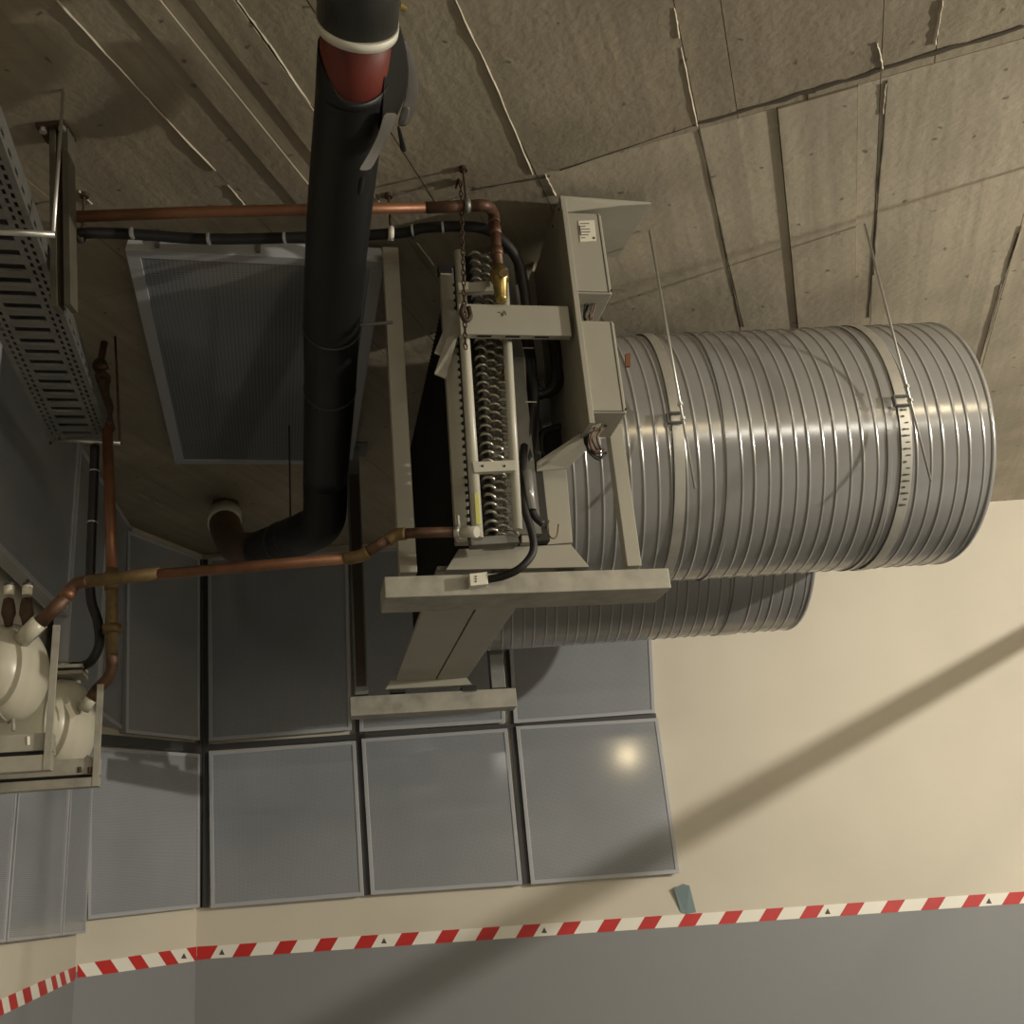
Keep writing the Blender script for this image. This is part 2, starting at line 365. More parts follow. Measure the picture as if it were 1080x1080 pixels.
# upper left panels stand proud, on their own line; lower left ones on the wall
UPZ = [(2.47, 3.47)]
dU = dirn(UPA, UPB); nU = V((-dU.y, dU.x, 0)); nU = -nU if V((UPA[0], UPA[1], 0)).dot(nU) < 0 else nU
pmU = perf_mat('perforated_panel_upper_left', GREY, tuple(dU), (0, 0, 1), .006)
def quad_line(A, d, s0, s1, z0, z1, off=0):
    a = V((A[0], A[1], 0))
    return [a+d*s0+Z*z1, a+d*s1+Z*z1, a+d*s1+Z*z0, a+d*s0+Z*z0]
for s0, s1, z0 in [(.0, .50, 2.46), (.515, 1.05, 2.46), (1.07, 2.05, 2.74)]:
    pan(wall_left, quad_line(UPA, dU, s1, s0, z0, 3.49), .06, nU, pmU, .02)
dL = dirn(W2A, W2B); nL = V((-dL.y, dL.x, 0)); nL = -nL if V((W2A[0], W2A[1], 0)).dot(nL) < 0 else nL
pmL = perf_mat('perforated_panel_lower_left', GREY, tuple(dL), (0, 0, 1), .006)
for s0, s1 in [(.06, .42), (.44, 1.1), (1.12, 1.8)]:
    q = [p-nL*.05 for p in quad_line(W2A, dL, s1, s0, 1.575, 2.40)]; pan(wall_left, q, .05, nL, pmL, .012)
# ceiling mounted absorber
cp = thing('ceiling_acoustic_panel', 'grey perforated acoustic panel fixed flat under the concrete ceiling behind the black drain pipe', 'panel', (-.9, 3.2, 3.42))
a = V((-1.05, 2.46, 3.43)); du = F14.u*.755; dv = F14.v*1.56
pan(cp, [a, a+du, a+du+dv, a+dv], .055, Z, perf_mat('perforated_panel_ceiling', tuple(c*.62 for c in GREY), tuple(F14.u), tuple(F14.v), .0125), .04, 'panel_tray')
lp = MB()
for k in (.12, .5, .9): lp.box(F14, (a+du*k).dot(F14.u)-.006, (a+du*k).dot(F14.u)+.006, a.dot(F14.v)-.012, a.dot(F14.v), 3.44, 3.50)
obj('fixing_clip', lp, M['galv_dull'], cp)
# ================================================================ BARRIER TAPE (flat print on the walls)
def tape(segs):
    mats = [M['tape_red'], M['tape_white']]; mb = MB()
    for (A, B, edges, top, bot, slant, first) in segs:
        for i in range(len(edges)-1):
            x0, x1 = edges[i], edges[i+1]; sl0 = 0 if i == 0 else slant; sl1 = 0 if i == len(edges)-2 else slant
            Q = [(x0+sl0, top(x0)), (x1+sl1, top(x1)), (x1-sl1, bot(x1)), (x0-sl0, bot(x0))]
            f = [onwall(x, y, A, B, .0025) for x, y in Q]; b = [onwall(x, y, A, B, .0005) for x, y in Q]
            mb.hexa(f, b, (i+first) % 2)
    return obj('barrier_tape', mb, mats)
ln = lambda x0, y0, x1, y1: (lambda x: y0+(y1-y0)*(x-x0)/(x1-x0))
e0 = [208, 226] + [v for k in range(-3, 18) for v in (377+42.72*k, 395.5+42.72*k)] + [1145]
tp = tape([(W0A, W0B, e0, ln(213, 998, 1080, 940), ln(213, 1012, 1080, 953), 4.0, 0),
      (W1A, W1B, [82, 87, 104, 121, 139, 153, 171, 184, 201, 215], ln(82, 1018, 213, 998), ln(82, 1031, 213, 1012), -4.5, 0),
      (W2A, W2B, [-12, -5, 3, 10, 18, 25, 33, 41, 49, 55, 60, 64, 69, 73, 81], ln(0, 1055, 81, 1019), ln(0, 1071, 81, 1032), -1.5, 1)])
tag(tp, 'red and white striped barrier tape stuck along the walls above the grey paint', 'tape')
mk = MB()
for x, y in [(194, 1008), (234, 1004), (405, 992), (574, 981), (873, 961), (1043, 950)]:
    A, B = (W1A, W1B) if x < 213 else (W0A, W0B)
    mk.prism([onwall(x-3, y+3, A, B, .003), onwall(x+3, y+3, A, B, .003), onwall(x, y-3, A, B, .003)], (0, -.0006, 0))
obj('triangle_mark', mk, M['insul_in'], tp, stuff=True)
ts = MB(); Q = [onwall(x, y, W0A, W0B, o) for x, y, o in [(711, 937, .03), (720, 932, .045), (727, 934, .05), (734, 962, .006), (724, 964, .004), (718, 962, .004)]]
ts.prism(Q, V((.002, .003, 0)))
o = obj('tape_scrap', ts, M['teal'], tp)
# ================================================================ SPIRAL DUCTS
def duct(name, label, u0, u1, v, z, R, seam_u, sw_, pitch=.088):
    root = thing(name, label, 'duct', F6.p(u0, v, z-R), 'round spiral ducts')
    n = 96; mb = MB(); us = []; steps = int((u1-u0)/.0022)
    ax = F6.u; x = F6.v; y = Z; vs = []; fs = []
    for i in range(steps+1):
        u = u0+(u1-u0)*i/steps
        for k in range(n):
            a = 2*math.pi*k/n; t = ((u/pitch)-k/n) % 1.0; t2 = ((u/pitch)-k/n+.45) % 1.0
            b = .0036*math.exp(-((t-.5)/.030)**2) + .0028*math.exp(-((t2-.5)/.026)**2)
            edge = min(1, min(u-u0, u1-u)/.02)
            vs.append(F6.p(u, v, z) + (x*math.cos(a)+y*math.sin(a))*(R+b*edge))
    for i in range(steps):
        for k in range(n): fs.append((i*n+k, i*n+(k+1) % n, (i+1)*n+(k+1) % n, (i+1)*n+k))
    mb.add(vs, fs, True); obj('spiral_shell', mb, M['galv'], root)
    A, B = F6.p(u1, v, z), F6.p(u0, v, z)
    lp = MB().lathe(A, B, [(.0, R-.008), (-.004, R-.004), (-.004, R), (.004, R+.0035), (.010, R+.0035), (.014, R)], 96); obj('end_collar', lp, M['galv'], root)
    inn = MB().lathe(A, B, [(0, R-.008), (.6, R-.008), (.6, 0)], 48); obj('duct_lining', inn, M['galv_dull'], root)
    for su in seam_u:
        sm = MB().lathe(F6.p(su, v, z), A, [(-sw_, R), (-sw_+.001, R+.005), (sw_-.001, R+.005), (sw_, R)], 160, 0, False); obj('joint_sleeve', sm, M['galv'], root)
    return root
DR, DZ = .429, 2.952
duct('spiral_duct', 'large grey spiral duct in front, nearer one, held by two strapped rods', .22, 1.852, 3.2, DZ, DR, [1.50, .98], .007)
duct('spiral_duct', 'shorter spiral duct half hidden behind the front one, near the wall panels', .12, 1.585, 4.09, DZ, DR, [1.29], .035)
# ---- hangers of the front duct
def hanger(ux, label, rod, brk, low, sw):
    root = thing('duct_hanger', label, 'hanger', rod[1], 'duct hangers')
    tr_ = obj('threaded_rod', MB().tube([rod[0], rod[1]], .0042, 8), M['zinc'], root)
    st = MB(); n = 72; vs = []; A = F6.p(ux, 3.2, DZ)
    st.lathe(A-F6.u*sw/2, A+F6.u, [(0, DR+.0042), (0, DR+.0062), (sw, DR+.0062), (sw, DR+.0042)], 160, 0, False); obj('steel_strap', st, M['strap'], root)
    b = MB(); c = F6.p(ux, 3.2-DR-.02, brk)
    cu, cv = c.dot(F6.u), c.dot(F6.v)
    b.box(F6, cu-.03, cu+.016, cv-.006, cv+.012, brk+.012, brk+.016); b.box(F6, cu-.03, cu+.016, cv-.006, cv+.012, brk-.02, brk-.016)
    b.box(F6, cu-.034, cu-.03, cv-.006, cv+.012, brk-.02, brk+.016); obj('strap_clamp', b, M['galv_dull'], root)
    for dz in (.021, -.025):
        t = (brk+dz-rod[1].z)/(rod[0].z-rod[1].z); p = rod[1].lerp(rod[0], t)
        obj('nut', MB().cyl(p-Z*.005, p+Z*.005, .009, 6), M['zinc'], tr_)
    return root
V1 = 3.2-DR-.03
h1 = hanger(F6.uz(716, 440, V1)[0], 'threaded rod with steel strap near the cream cabinets, left of the two duct hangers',
       (F6.pv(685, 243, 2.63), F6.pv(733, 515, V1)), F6.uz(717, 438, V1)[1], None, .034)
h2u = F6.uz(955, 420, V1)[0]
h2 = hanger(h2u, 'threaded rod with printed strap near the open duct end, right of the two duct hangers',
       (F6.pv(912, 236, 2.63), F6.pv(982, 508, V1)), F6.uz(955, 420, V1)[1], None, .036)
pr = MB(); A = F6.p(h2u, 3.2, DZ)
for i in range(16):
    a = math.radians(188+i*2.7)
    for (o0, hh) in ((-.007, 1), (.004, .7)):
        if random.random() < .2: continue
        c = A + (F6.v*math.cos(a)+Z*math.sin(a))*(DR+.0085); tg = (-F6.v*math.sin(a)+Z*math.cos(a))*.003*hh; uu = F6.u*(.004+.003*random.random())
        c = c+F6.u*o0; nn = (F6.v*math.cos(a)+Z*math.sin(a))*.0006
        pr.prism([c-tg-uu, c+tg-uu, c+tg+uu, c-tg+uu], nn)
o = obj('strap_print', pr, M['ink'], h2, stuff=True)
# ================================================================ AIR COOLER UNIT
G = F12
NV = 2.5
un = thing('air_cooler_unit', 'cream ceiling-hung air cooler with exposed coil bends, feeding both spiral ducts', 'cooler', G.p(.5, 3.3, 2.3))
def ubox(name, m, u0, u1, v0, v1, z0, z1, parent=un, bevel=.002):
    return obj(name, MB().box(G, u0, u1, v0, v1, z0, z1), M[m] if isinstance(m, str) else m, parent, bevel)
# coil block, intake side and plenum
c0 = G.uv(445, 645, 2.42)[0]; c1 = G.uv(500, 645, 2.42)[0]; c2 = G.uv(540, 645, 2.42)[0]
CU0 = G.uz(484, 300, 2.5)[0]; 
ubox('coil_block', 'coilface', CU0+.005, CU0+.20, 2.53, 4.18, 2.47, 3.38)
fm = MB()
for i in range(60):
    v = 2.56+i*.0268; fm.box(G, CU0-.012, CU0+.006, v, v+.004, 2.50, 3.36)
obj('coil_fin', fm, M['coilface'], un, stuff=True)
ubox('plenum_casing', 'cream', CU0+.20, c2+.012, 2.66, 4.16, 2.45, 3.40)
# undersides: two long bottom sheets seen from below
ubox('bottom_sheet', 'cream', c0, c1-.003, 2.62, 4.12, 2.42, 2.435); ubox('bottom_sheet', 'cream', c1+.003, c2+.005, 2.62, 4.12, 2.42, 2.435)
ubox('bottom_seam', 'joint', c1-.003, c1+.003, 2.62, 4.12, 2.426, 2.43, bevel=0)
# flared feet at both ends
def poly(name, m, px, v, th, parent=un, fr=G, bevel=.0015):
    return obj(name, MB().prism([fr.pv(x, y, v) for x, y in px], fr.v*th), M[m], parent, bevel)
poly('base_flange', 'cream', [(484, 579), (602, 574), (622, 598), (470, 601)], 2.56, .05)
poly('base_flange', 'cream', [(416, 712), (486, 707), (498, 722), (406, 727)], 4.10, .04)
for x in (412, 487): poly('rubber_mount', 'rubber', [(x, 724), (x+16, 723), (x+16, 730), (x, 731)], 4.13, .05)
for x in (588, 520): poly('rubber_mount', 'rubber', [(x, 600), (x+18, 599), (x+18, 604), (x, 605)], 2.58, .04)
# rails
def rail(px0, px1, v0, depth, hpx, name='support_rail', m='cream_dirty'):
    ua, za = G.uz(*px0, v0); ub, zb = G.uz(*px1, v0); z = (za+zb)/2; h = hpx
    return ubox(name, m, ua, ub, v0, v0+depth, z-h, z, bevel=.003)
rail((405, 609), (705, 598), 2.50, .15, .057); rail((369, 734), (544, 726), 4.13, .10, .078)
# posts and struts
def post(px_top, px_bot, v, wd, dp, m, name='post', ztop=None):
    ut, zt = G.uz(*px_top, v); ub, zb = G.uz(*px_bot, v); u = (ut+ub)/2
    return ubox(name, m, u, u+wd, v, v+dp, zb, ztop or min(zt, CH-.002))
post((402, 260), (423, 604), 2.60, .048, .045, 'cream'); post((640, 447), (663, 597), 2.60, .043, .04, 'cream')
post((367, 495), (373, 733), 4.16, .055, .05, 'galv_dull', 'channel_strut', 3.495); post((516, 680), (518, 726), 4.16, .060, .05, 'galv_dull', 'channel_strut', 3.3)
st0 = G.uz(370, 600, 4.16)[0]; ubox('strut_foot_plate', 'galv_dull', st0-.04, st0+.09, 4.12, 4.25, 3.485, 3.499)
ubox('strut_inner_slot', 'joint', st0+.006, st0+.046, 4.157, 4.16, 2.42, 3.36, bevel=0)
# end plate with notches, headers, return bends
def lvbar(name, m, xt, yt, xb, yb, v, wd, dp, **k):
    a = G.pv(xt, yt, v); b = G.pv(xb, yb, v); mb = MB(); h = G.u*wd/2
    mb.hexa([a-h, a+h, b+h, b-h], [p+G.v*dp for p in (a-h, a+h, b+h, b-h)]); return obj(name, mb, M[m], un, .0015)
lvbar('coil_end_plate', 'cream', 471, 282, 489, 572, 2.49, .040, .03)
lvbar('end_plate_cap', 'rubber', 469, 279, 470, 287, 2.485, .040, .03)
lvbar('coil_end_plate', 'cream', 546, 300, 556, 572, 2.51, .030, .03)
dt = MB()
for i in range(34):
    t = i/33; c = G.pv(479.5+16*t, 300+268*t, 2.486); dt.cyl(c, c+G.v*.006, .005, 8)
obj('plate_notch', dt, M['black'], un, stuff=True)
hd1 = [G.pv(484, 266, 2.40), G.pv(504, 568, 2.40)]; hd2 = [G.pv(531, 285, 2.42), G.pv(546, 559, 2.42)]
obj('coil_header', MB().tube(hd1, .0145, 18), M['white_pipe'], un); obj('coil_header', MB().tube(hd2, .0130, 18), M['white_pipe'], un)
bend = MB(); 
bend.tube([V((math.cos(a)*.0165, -math.sin(a)*.024, math.sin(a)*.004-math.cos(a)*.005)) for a in [math.pi*k/6 for k in range(7)]], .0052, 6)
b0 = obj('return_bend', bend, M['finsteel'], un, recenter=False)
first = True
for c, dx in enumerate((-10.5, 1.5, 12.5)):
    for i in range(33):
        t = (i+.5*(c % 2))/33; y = 272+300*t; x = 510+19*t+dx*.86
        P = G.pv(x, y, 2.49)
        bo = b0 if first else b0.copy()
        if not first: COL.objects.link(bo)
        first = False; bo.parent = un; bo.location = P-WL[un]; bo.rotation_euler = (0, random.uniform(-.25, .25), math.radians(12.5)+random.uniform(-.1, .1))
ubox('tube_sheet', 'galv_dull', CU0+.045, CU0+.17, 2.50, 2.53, 2.48, 3.37, bevel=0)
hc = poly('header_clamp', 'white_pipe', [(498, 487), (543, 485), (544, 496), (500, 498)], 2.375, .02)
for x in (509, 532): obj('bolt', MB().cyl(G.pv(x, 491.5, 2.373), G.pv(x, 491.5, 2.38), .0035, 8), M['ink'], hc)
poly('header_clamp', 'cream', [(482, 298), (533, 296), (534, 306), (483, 308)], 2.375, .02)
poly('sticker', 'label', [(483, 298), (494, 297), (494, 305), (484, 306)], 2.373, .001)
poly('yellow_sticker', 'yellow', [(500, 520), (505, 520), (507.5, 553), (502, 553)], 2.383, .004)
poly('junction_foot', 'galv_dull', [(496, 566), (546, 563), (548, 572), (497, 575)], 2.46, .04)
# cross beam with small maker's mark
ua, z1 = G.uz(483, 320, 2.36); ub, _ = G.uz(600, 318, 2.36); _, z0 = G.uz(490, 352, 2.36)
bm = ubox('cross_beam', 'cream', ua, ub-.004, 2.36, 2.385, z0, z1)
lt = MB()
for (dx, w_, h_) in ((0, 3, .7), (3.8, .8, 3.4), (5.2, .8, 3.4), (5.8, 2.2, .8), (5.8, 2.2, -.8), (8, .7, 2.6)):
    lt.prism([G.pv(525+dx, 329-abs(h_)/2+.8*h_, 2.3595), G.pv(525+dx+w_, 329-abs(h_)/2+.8*h_, 2.3595), G.pv(525+dx+w_, 329+abs(h_)/2+.8*h_, 2.3595), G.pv(525+dx, 329+abs(h_)/2+.8*h_, 2.3595)], -G.v*.0006)
obj('beam_lettering', lt, M['ink'], bm, stuff=True)
sl = MB()
for u in (.15, .4, .66): sl.box(G, ua+(ub-ua)*u, ua+(ub-ua)*u+.04, 2.366, 2.374, z0-.001, z0+.002)
obj('beam_slot', sl, M['black'], bm)
# folded flaps left of the headers
obj('folded_flap', MB().prism([G.pv(466, 352, 2.44), G.pv(485, 322, 2.40), G.pv(487, 352, 2.40), G.pv(466, 375, 2.46), G.pv(458, 372, 2.46)], G.v*.006), M['cream_dirty'], un, .001)
obj('folded_flap', MB().prism([G.pv(471, 356, 2.40), G.pv(484, 350, 2.385), G.pv(470, 399, 2.42), G.pv(458, 394, 2.42)], G.v*.006), M['cream_dirty'], un, .001)
# control cabinet: side sheet, two boxes, hood
pu0, pz1 = G.uz(592, 208, 2.34); pu1 = G.uz(618, 425, 2.34)[0]; pz0 = G.uz(626, 446, 2.34)[1]
pu = (pu0+pu1)/2; PT = min(pz1, 3.46)
ubox('cabinet_side', 'cream', pu, pu+.016, 2.34, 3.0, pz0, PT)
k1 = MB()
for v in (2.37, 2.45): k1.cyl(G.p(pu-.002, v, PT-.02), G.p(pu, v, PT-.02), .004, 8)
obj('rivet', k1, M['ink'], un)
def eb(name, px, v, dp):
    (x0, y0), (x1, y1) = px; a = G.uz(x0, y0, v); b = G.uz(x1, y1, v); return a[0], b[0], a[1], b[1]
for (L, T_, R_, B_) in ((603, 223, 645, 309), (616, 339, 660, 435)):
    x0, _, _, _ = 0, 0, 0, 0
    u0 = pu+.016; z1 = G.uz((L+R_)/2, T_, 2.36)[1]; z0 = G.uz((L+R_)/2, B_, 2.36)[1]; u1 = G.uz(R_, (T_+B_)/2+8, 2.36)[0]
    z1 = min(z1, 3.42)
    bx = ubox('control_box', 'cream', u0, u1-.012, 2.362, 2.52, z0, z1, bevel=.003)
    obj('box_lid', MB().box(G, u0+.002, u1-.025, 2.354, 2.362, z0+.003, z1-.003), M['cream'], bx, .002)
    obj('lid_rib', MB().box(G, u1-.024, u1-.020, 2.352, 2.362, z0+.003, z1-.003), M['cream'], bx)
    obj('box_screw', MB().cyl(G.p(u1-.014, 2.356, z0+.01), G.p(u1-.014, 2.362, z0+.01), .003, 8).cyl(G.p(u1-.05, 2.44, z0-.004), G.p(u1-.05, 2.44, z0), .005, 8), M['ink'], bx)
    if T_ < 300:
        l = obj('wiring_label', MB().prism([G.pv(610, 233, 2.352), G.pv(627, 232, 2.352), G.pv(629, 254, 2.352), G.pv(612, 255, 2.352)], G.v*.001), M['label'], bx)
        pk = MB()
        for r in range(6):
            y = 235.5+r*3; xx = random.uniform(5, 12); pk.prism([G.pv(612+r*.2, y, 2.3515), G.pv(612+xx, y-.2, 2.3515), G.pv(612+xx, y+.6, 2.3515), G.pv(612+r*.2, y+.8, 2.3515)], -G.v*.0004)
        pk.prism([G.pv(610.5, 238, 2.3515), G.pv(611.7, 238, 2.3515), G.pv(613, 248, 2.3515), G.pv(612, 248, 2.3515)], -G.v*.0004)
        pk.prism([G.pv(625, 250, 2.3515), G.pv(627.5, 250, 2.3515), G.pv(627.5, 252, 2.3515), G.pv(625, 252, 2.3515)], -G.v*.0004)
        obj('label_print', pk, M['ink'], bx, stuff=True)
# hood sheet on top, bent outwards
hz = PT; hp = [G.pv(592, 206, 2.34), G.p(G.uz(690, 204, 2.36)[0], 2.36, hz)]
H = [G.p(pu, 2.34, hz), G.p(G.uv(692, 204, hz)[0], 2.36, hz)]
A1, B1 = G.uv(692, 204, hz); A2, B2 = G.uv(652, 272, hz)
obj('hood_sheet', MB().prism([G.p(pu, 2.34, hz), G.p(A1, 2.35, hz), G.p(A2, B2, hz), G.p(pu, B2, hz)], Z*.006), M['cream'], un, .001)
obj('hood_lip', MB().prism([G.p(pu, 2.34, hz), G.p(A1, 2.35, hz), G.p(A1-.10, 2.35, hz-.012), G.p(pu+.02, 2.345, hz-.045), G.p(pu, 2.34, hz-.045)], G.v*.004), M['cream'], un)
# slanted gusset, plenum cheek, cylinder, hook
obj('gusset_sheet', MB().prism([G.pv(566, 487, 2.50), G.pv(622, 450, 2.40), G.pv(634, 446, 2.40), G.pv(632, 462, 2.44), G.pv(598, 494, 2.52), G.pv(566, 497, 2.52)], G.v*.006), M['cream'], un, .001)
poly('plenum_cheek', 'cream', [(566, 492), (597, 490), (604, 572), (572, 575)], 2.58, .09)
poly('plenum_cheek', 'cream', [(556, 300), (572, 250), (588, 420), (568, 488)], 2.72, .03)
obj('filter_drier', MB().tube([G.pv(556, 497, 2.44), G.pv(561, 538, 2.44)], .0125, 14), M['galv'], un)
obj('drier_outlet', MB().tube([G.pv(561, 538, 2.44), G.pv(565, 546, 2.44), G.pv(573, 553, 2.44)], .010, 10, 3), M['rubber'], un)
obj('wire_hook', MB().tube([G.pv(579, 549, 2.55), G.pv(577, 558, 2.52), G.pv(581, 567, 2.50), G.pv(587, 566, 2.5), G.pv(589, 553, 2.50)], .0022, 8, 4), M['copper_olive'], un)
# black rounded service opening beside the gusset
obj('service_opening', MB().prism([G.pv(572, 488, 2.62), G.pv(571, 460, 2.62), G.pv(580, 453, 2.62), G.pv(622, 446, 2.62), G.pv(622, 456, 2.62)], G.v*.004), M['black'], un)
op = MB().tube([G.pv(x, y, 2.62) for x, y in [(572, 482), (571, 462), (578, 454), (610, 447), (618, 452)]], .012, 10, 4); obj('edge_trim', op, M['rubber'], un)
obj('orange_tag', MB().prism([G.pv(660, 373, 2.5), G.pv(665, 372, 2.5), G.pv(665, 386, 2.5), G.pv(660, 386, 2.5)], G.v*.01), M['orange'], un)
# bundles of wires
def wires(pxs, v, r, m, n, jit, name='wire'):
    for i in range(n):
        j = lambda: random.uniform(-jit, jit)
        obj(name, MB().tube([G.pv(x+j(), y+j(), v+random.uniform(-.01, .01)) for x, y in pxs], r, 7, 4), M[m], un)
wires([(624, 452), (618, 462), (622, 475), (632, 483), (638, 478)], 2.42, .0032, 'rubber', 3, 2.2)
wires([(630, 450), (622, 462), (627, 474), (636, 476)], 2.41, .003, 'copper_dark', 3, 3)
wires([(636, 450), (630, 462), (634, 474), (638, 476)], 2.41, .003, 'brown', 2, 2)
wires([(618, 312), (619, 322), (617, 334), (620, 339)], 2.42, .003, 'rubber', 3, 2)
wires([(628, 312), (626, 322), (622, 336)], 2.42, .003, 'brown', 3, 2)
# black cable loom behind the beam
wires([(556, 352), (559, 385), (562, 410), (561, 450), (556, 480), (555, 500)], 2.52, .014, 'rubber', 4, 3.5, 'power_cable')
wires([(578, 352), (586, 375), (588, 395), (580, 412), (568, 414), (562, 402)], 2.52, .011, 'rubber', 3, 3, 'power_cable')
wires([(585, 352), (594, 372), (594, 392), (584, 412), (570, 420)], 2.53, .008, 'rubber', 2, 2, 'power_cable')
obj('outlet_cable', MB().tube([G.pv(x, y, v) for x, y, v in [(553, 470, 2.5), (551, 510, 2.46), (553, 535, 2.44), (561, 562, 2.44), (562, 582, 2.44), (550, 598, 2.44), (533, 607, 2.46), (515, 611, 2.485)]], .0105, 12, 6), M['rubber'], un)
cn = poly('cable_connector', 'white', [(495, 605), (514, 603), (515, 616), (496, 618)], 2.47, .03)
kk = MB()
for i in range(3): kk.cyl(G.pv(502, 608+i*2.6, 2.468), G.pv(502, 608+i*2.6, 2.471), .0022, 8)
obj('connector_pin', kk, M['ink'], cn, stuff=True)
for (x, y) in ((560, 424), (553, 534), (557, 367)):
    obj('cable_tie', MB().cyl(G.pv(x, y, 2.5)-G.u*.016, G.pv(x, y, 2.5)+G.u*.016, .0022, 6), M['white'], un)
# ================================================================ HOIST CHAIN
ch = thing('hoist_chain', 'thin dark rusty chain hanging from the ceiling in front of the coil headers', 'chain', G.pv(490, 372, 2.33))
ct = G.pv(486, 190, 2.33); ct = atz(486, 192, 3.49); cb = G.pv(491, 368, 2.33)
lk = MB(); lk.tube([V((math.cos(a)*.005, 0, math.sin(a)*.011)) for a in [2*math.pi*k/8 for k in range(9)]], .0019, 6, caps=False)
l0 = obj('chain_link', lk, M['rust'], ch, recenter=False); nl = int((ct-cb).length/.0165)
for i in range(nl):
    o = l0 if i == 0 else l0.copy()
    if i: COL.objects.link(o)
    o.parent = ch; o.location = cb.lerp(ct, (i+.5)/nl)-WL[ch]; o.rotation_euler = (0, random.uniform(-.1, .1), (i % 2)*math.pi/2+.4)
obj('chain_hook', MB().tube([G.pv(x, y, 2.32) for x, y in [(489, 322), (487, 330), (491, 338), (496, 334), (494, 324)]], .0075, 8, 4), M['rust'], ch)
obj('ceiling_eye', MB().tube([atz(x, y, 3.49) for x, y in [(481, 198), (484, 189), (488, 196)]], .004, 8, 4).cyl(atz(486, 192, 3.48), atz(486, 192, 3.50), .006, 8), M['rust'], ch)
# ================================================================ DRAIN PIPE
dp = thing('drain_pipe', 'thick black insulated drain pipe crossing overhead with a bare red section and torn jacket', 'pipe', (-.6, 2.6, 2.9))
def zp(x, y, z): return atz(x, y, z)
P = {'a': zp(384, -120, 3.38), 'b': zp(379, 0, 3.32), 'c': zp(377, 22, 3.31), 'd': zp(371, 92, 3.28), 'e': zp(357, 235, 3.19), 'f': zp(350, 345, 3.12), 'g': zp(348, 410, 3.09), 'h': zp(343, 505, 3.03)}
R0 = .079
obj('sleeve_section', MB().tube([P['a'], P['c']], R0*1.07, 40), M['insul_grey'], dp)
dir0 = (P['d']-P['c']).normalized()
obj('white_ring', MB().tube([P['c']-dir0*.004, P['c']+dir0*.016], R0*1.10, 40), M['white'], dp)
obj('red_section', MB().tube([P['c']-dir0*.02, P['d']+dir0*.05], R0*.955, 40), M['red'], dp)
# insulation jacket, cut mouth slightly slanted
mouth = P['d']-dir0*.015
jk = MB(); N_ = 40; pts = [mouth, P['d']+dir0*.05, P['e'], P['f'], P['g'], P['h']]
jk.tube(pts, lambda t: R0, N_, 6); 
for k in range(N_):
    q = jk.v[k]-mouth; side = q.dot(_XR)/R0; jk.v[k] = jk.v[k] - dir0*(.085*max(0, -side)**1.6 + .02*max(0, side)**2)
obj('insulation_jacket', jk, M['insul'], dp)
for pp, k in ((P['f'], 1.012), (P['g'], 1.012)):
    d = (P['h']-P['e']).normalized(); obj('joint_band', MB().tube([pp-d*.004, pp+d*.004], R0*k+.0005, 40), M['insul_grey'], dp)
# elbow, side run, second elbow rising into the ceiling
h = P['h']; e1 = aty(341, 548, h.y+.12); m1 = aty(322, 562, h.y+.21); m2 = aty(275, 579, 4.08); m3 = aty(250, 577, 4.30)
obj('elbow', MB().tube([h-(P['h']-P['g']).normalized()*.02, h, e1, m1, m1.lerp(m2, .25)], R0*1.0, 40, 8), M['insul'], dp)
obj('side_run', MB().tube([m1, m1.lerp(m2, .5), m2], R0*.98, 40, 4), M['insul'], dp)
obj('joint_band', MB().tube([m1.lerp(m2, .45), m1.lerp(m2, .47)], R0*1.02, 40), M['insul_grey'], dp)
obj('rear_elbow', MB().tube([m2.lerp(m1, .1), m2, m3, aty(240, 562, 4.46), aty(237, 552, 4.55)], R0*.93, 36, 8), M['brown'], dp)
t_ = aty(237, 553, 4.54); t2 = aty(237, 543, 4.62)
obj('ceiling_collar', MB().tube([t_, t2], R0*1.0, 36), M['white'], dp)
obj('ceiling_stub', MB().tube([t2, V((t2.x, t2.y+.02, 3.499))], R0*.8, 30), M['brown'], dp)
# torn jacket hanging off at the right
def sheet(name, rows, m, th=.006, parent=dp):
    mb = MB(); a = [V(p) for r in rows for p in r]; nr = len(rows); nc = len(rows[0]); off = V((0, .7, .7)).normalized()*th
    fs = [(i*nc+j, i*nc+j+1, (i+1)*nc+j+1, (i+1)*nc+j) for i in range(nr-1) for j in range(nc-1)]
    n = len(a); fb = [tuple(reversed([q+n for q in f])) for f in fs]
    bd = [j for j in range(nc)]+[i*nc+nc-1 for i in range(1, nr)]+[(nr-1)*nc+j for j in range(nc-2, -1, -1)]+[i*nc for i in range(nr-2, 0, -1)]
    sd = [(bd[(k+1) % len(bd)], bd[k], bd[k]+n, bd[(k+1) % len(bd)]+n) for k in range(len(bd))]
    mb.add(a+[p+off for p in a], fs+fb+sd, True); o = obj(name, mb, M[m], parent)
    s = o.modifiers.new('s', 'SUBSURF'); s.levels = s.render_levels = 1; return o
def row(y, xs, zs): return [zp(x, y, z) for x, z in zip(xs, zs)]
sheet('torn_jacket', [row(22, (408, 414, 419, 421), (3.30, 3.33, 3.36, 3.37)), row(55, (405, 415, 425, 430), (3.26, 3.30, 3.35, 3.37)), row(90, (404, 413, 426, 433), (3.24, 3.28, 3.34, 3.36)),
     row(122, (403, 409, 414, 420), (3.22, 3.26, 3.30, 3.32)), row(140, (400, 403, 406, 409), (3.21, 3.23, 3.25, 3.27))], 'insul')
sheet('torn_tail', [row(118, (404, 412, 422), (3.20, 3.22, 3.25)), row(135, (401, 407, 415), (3.19, 3.2, 3.22)), row(152, (394, 400, 406), (3.17, 3.18, 3.2)), row(168, (385, 391, 398), (3.14, 3.15, 3.16)), row(181, (376, 382, 391), (3.10, 3.11, 3.12))], 'insul_in', .004)
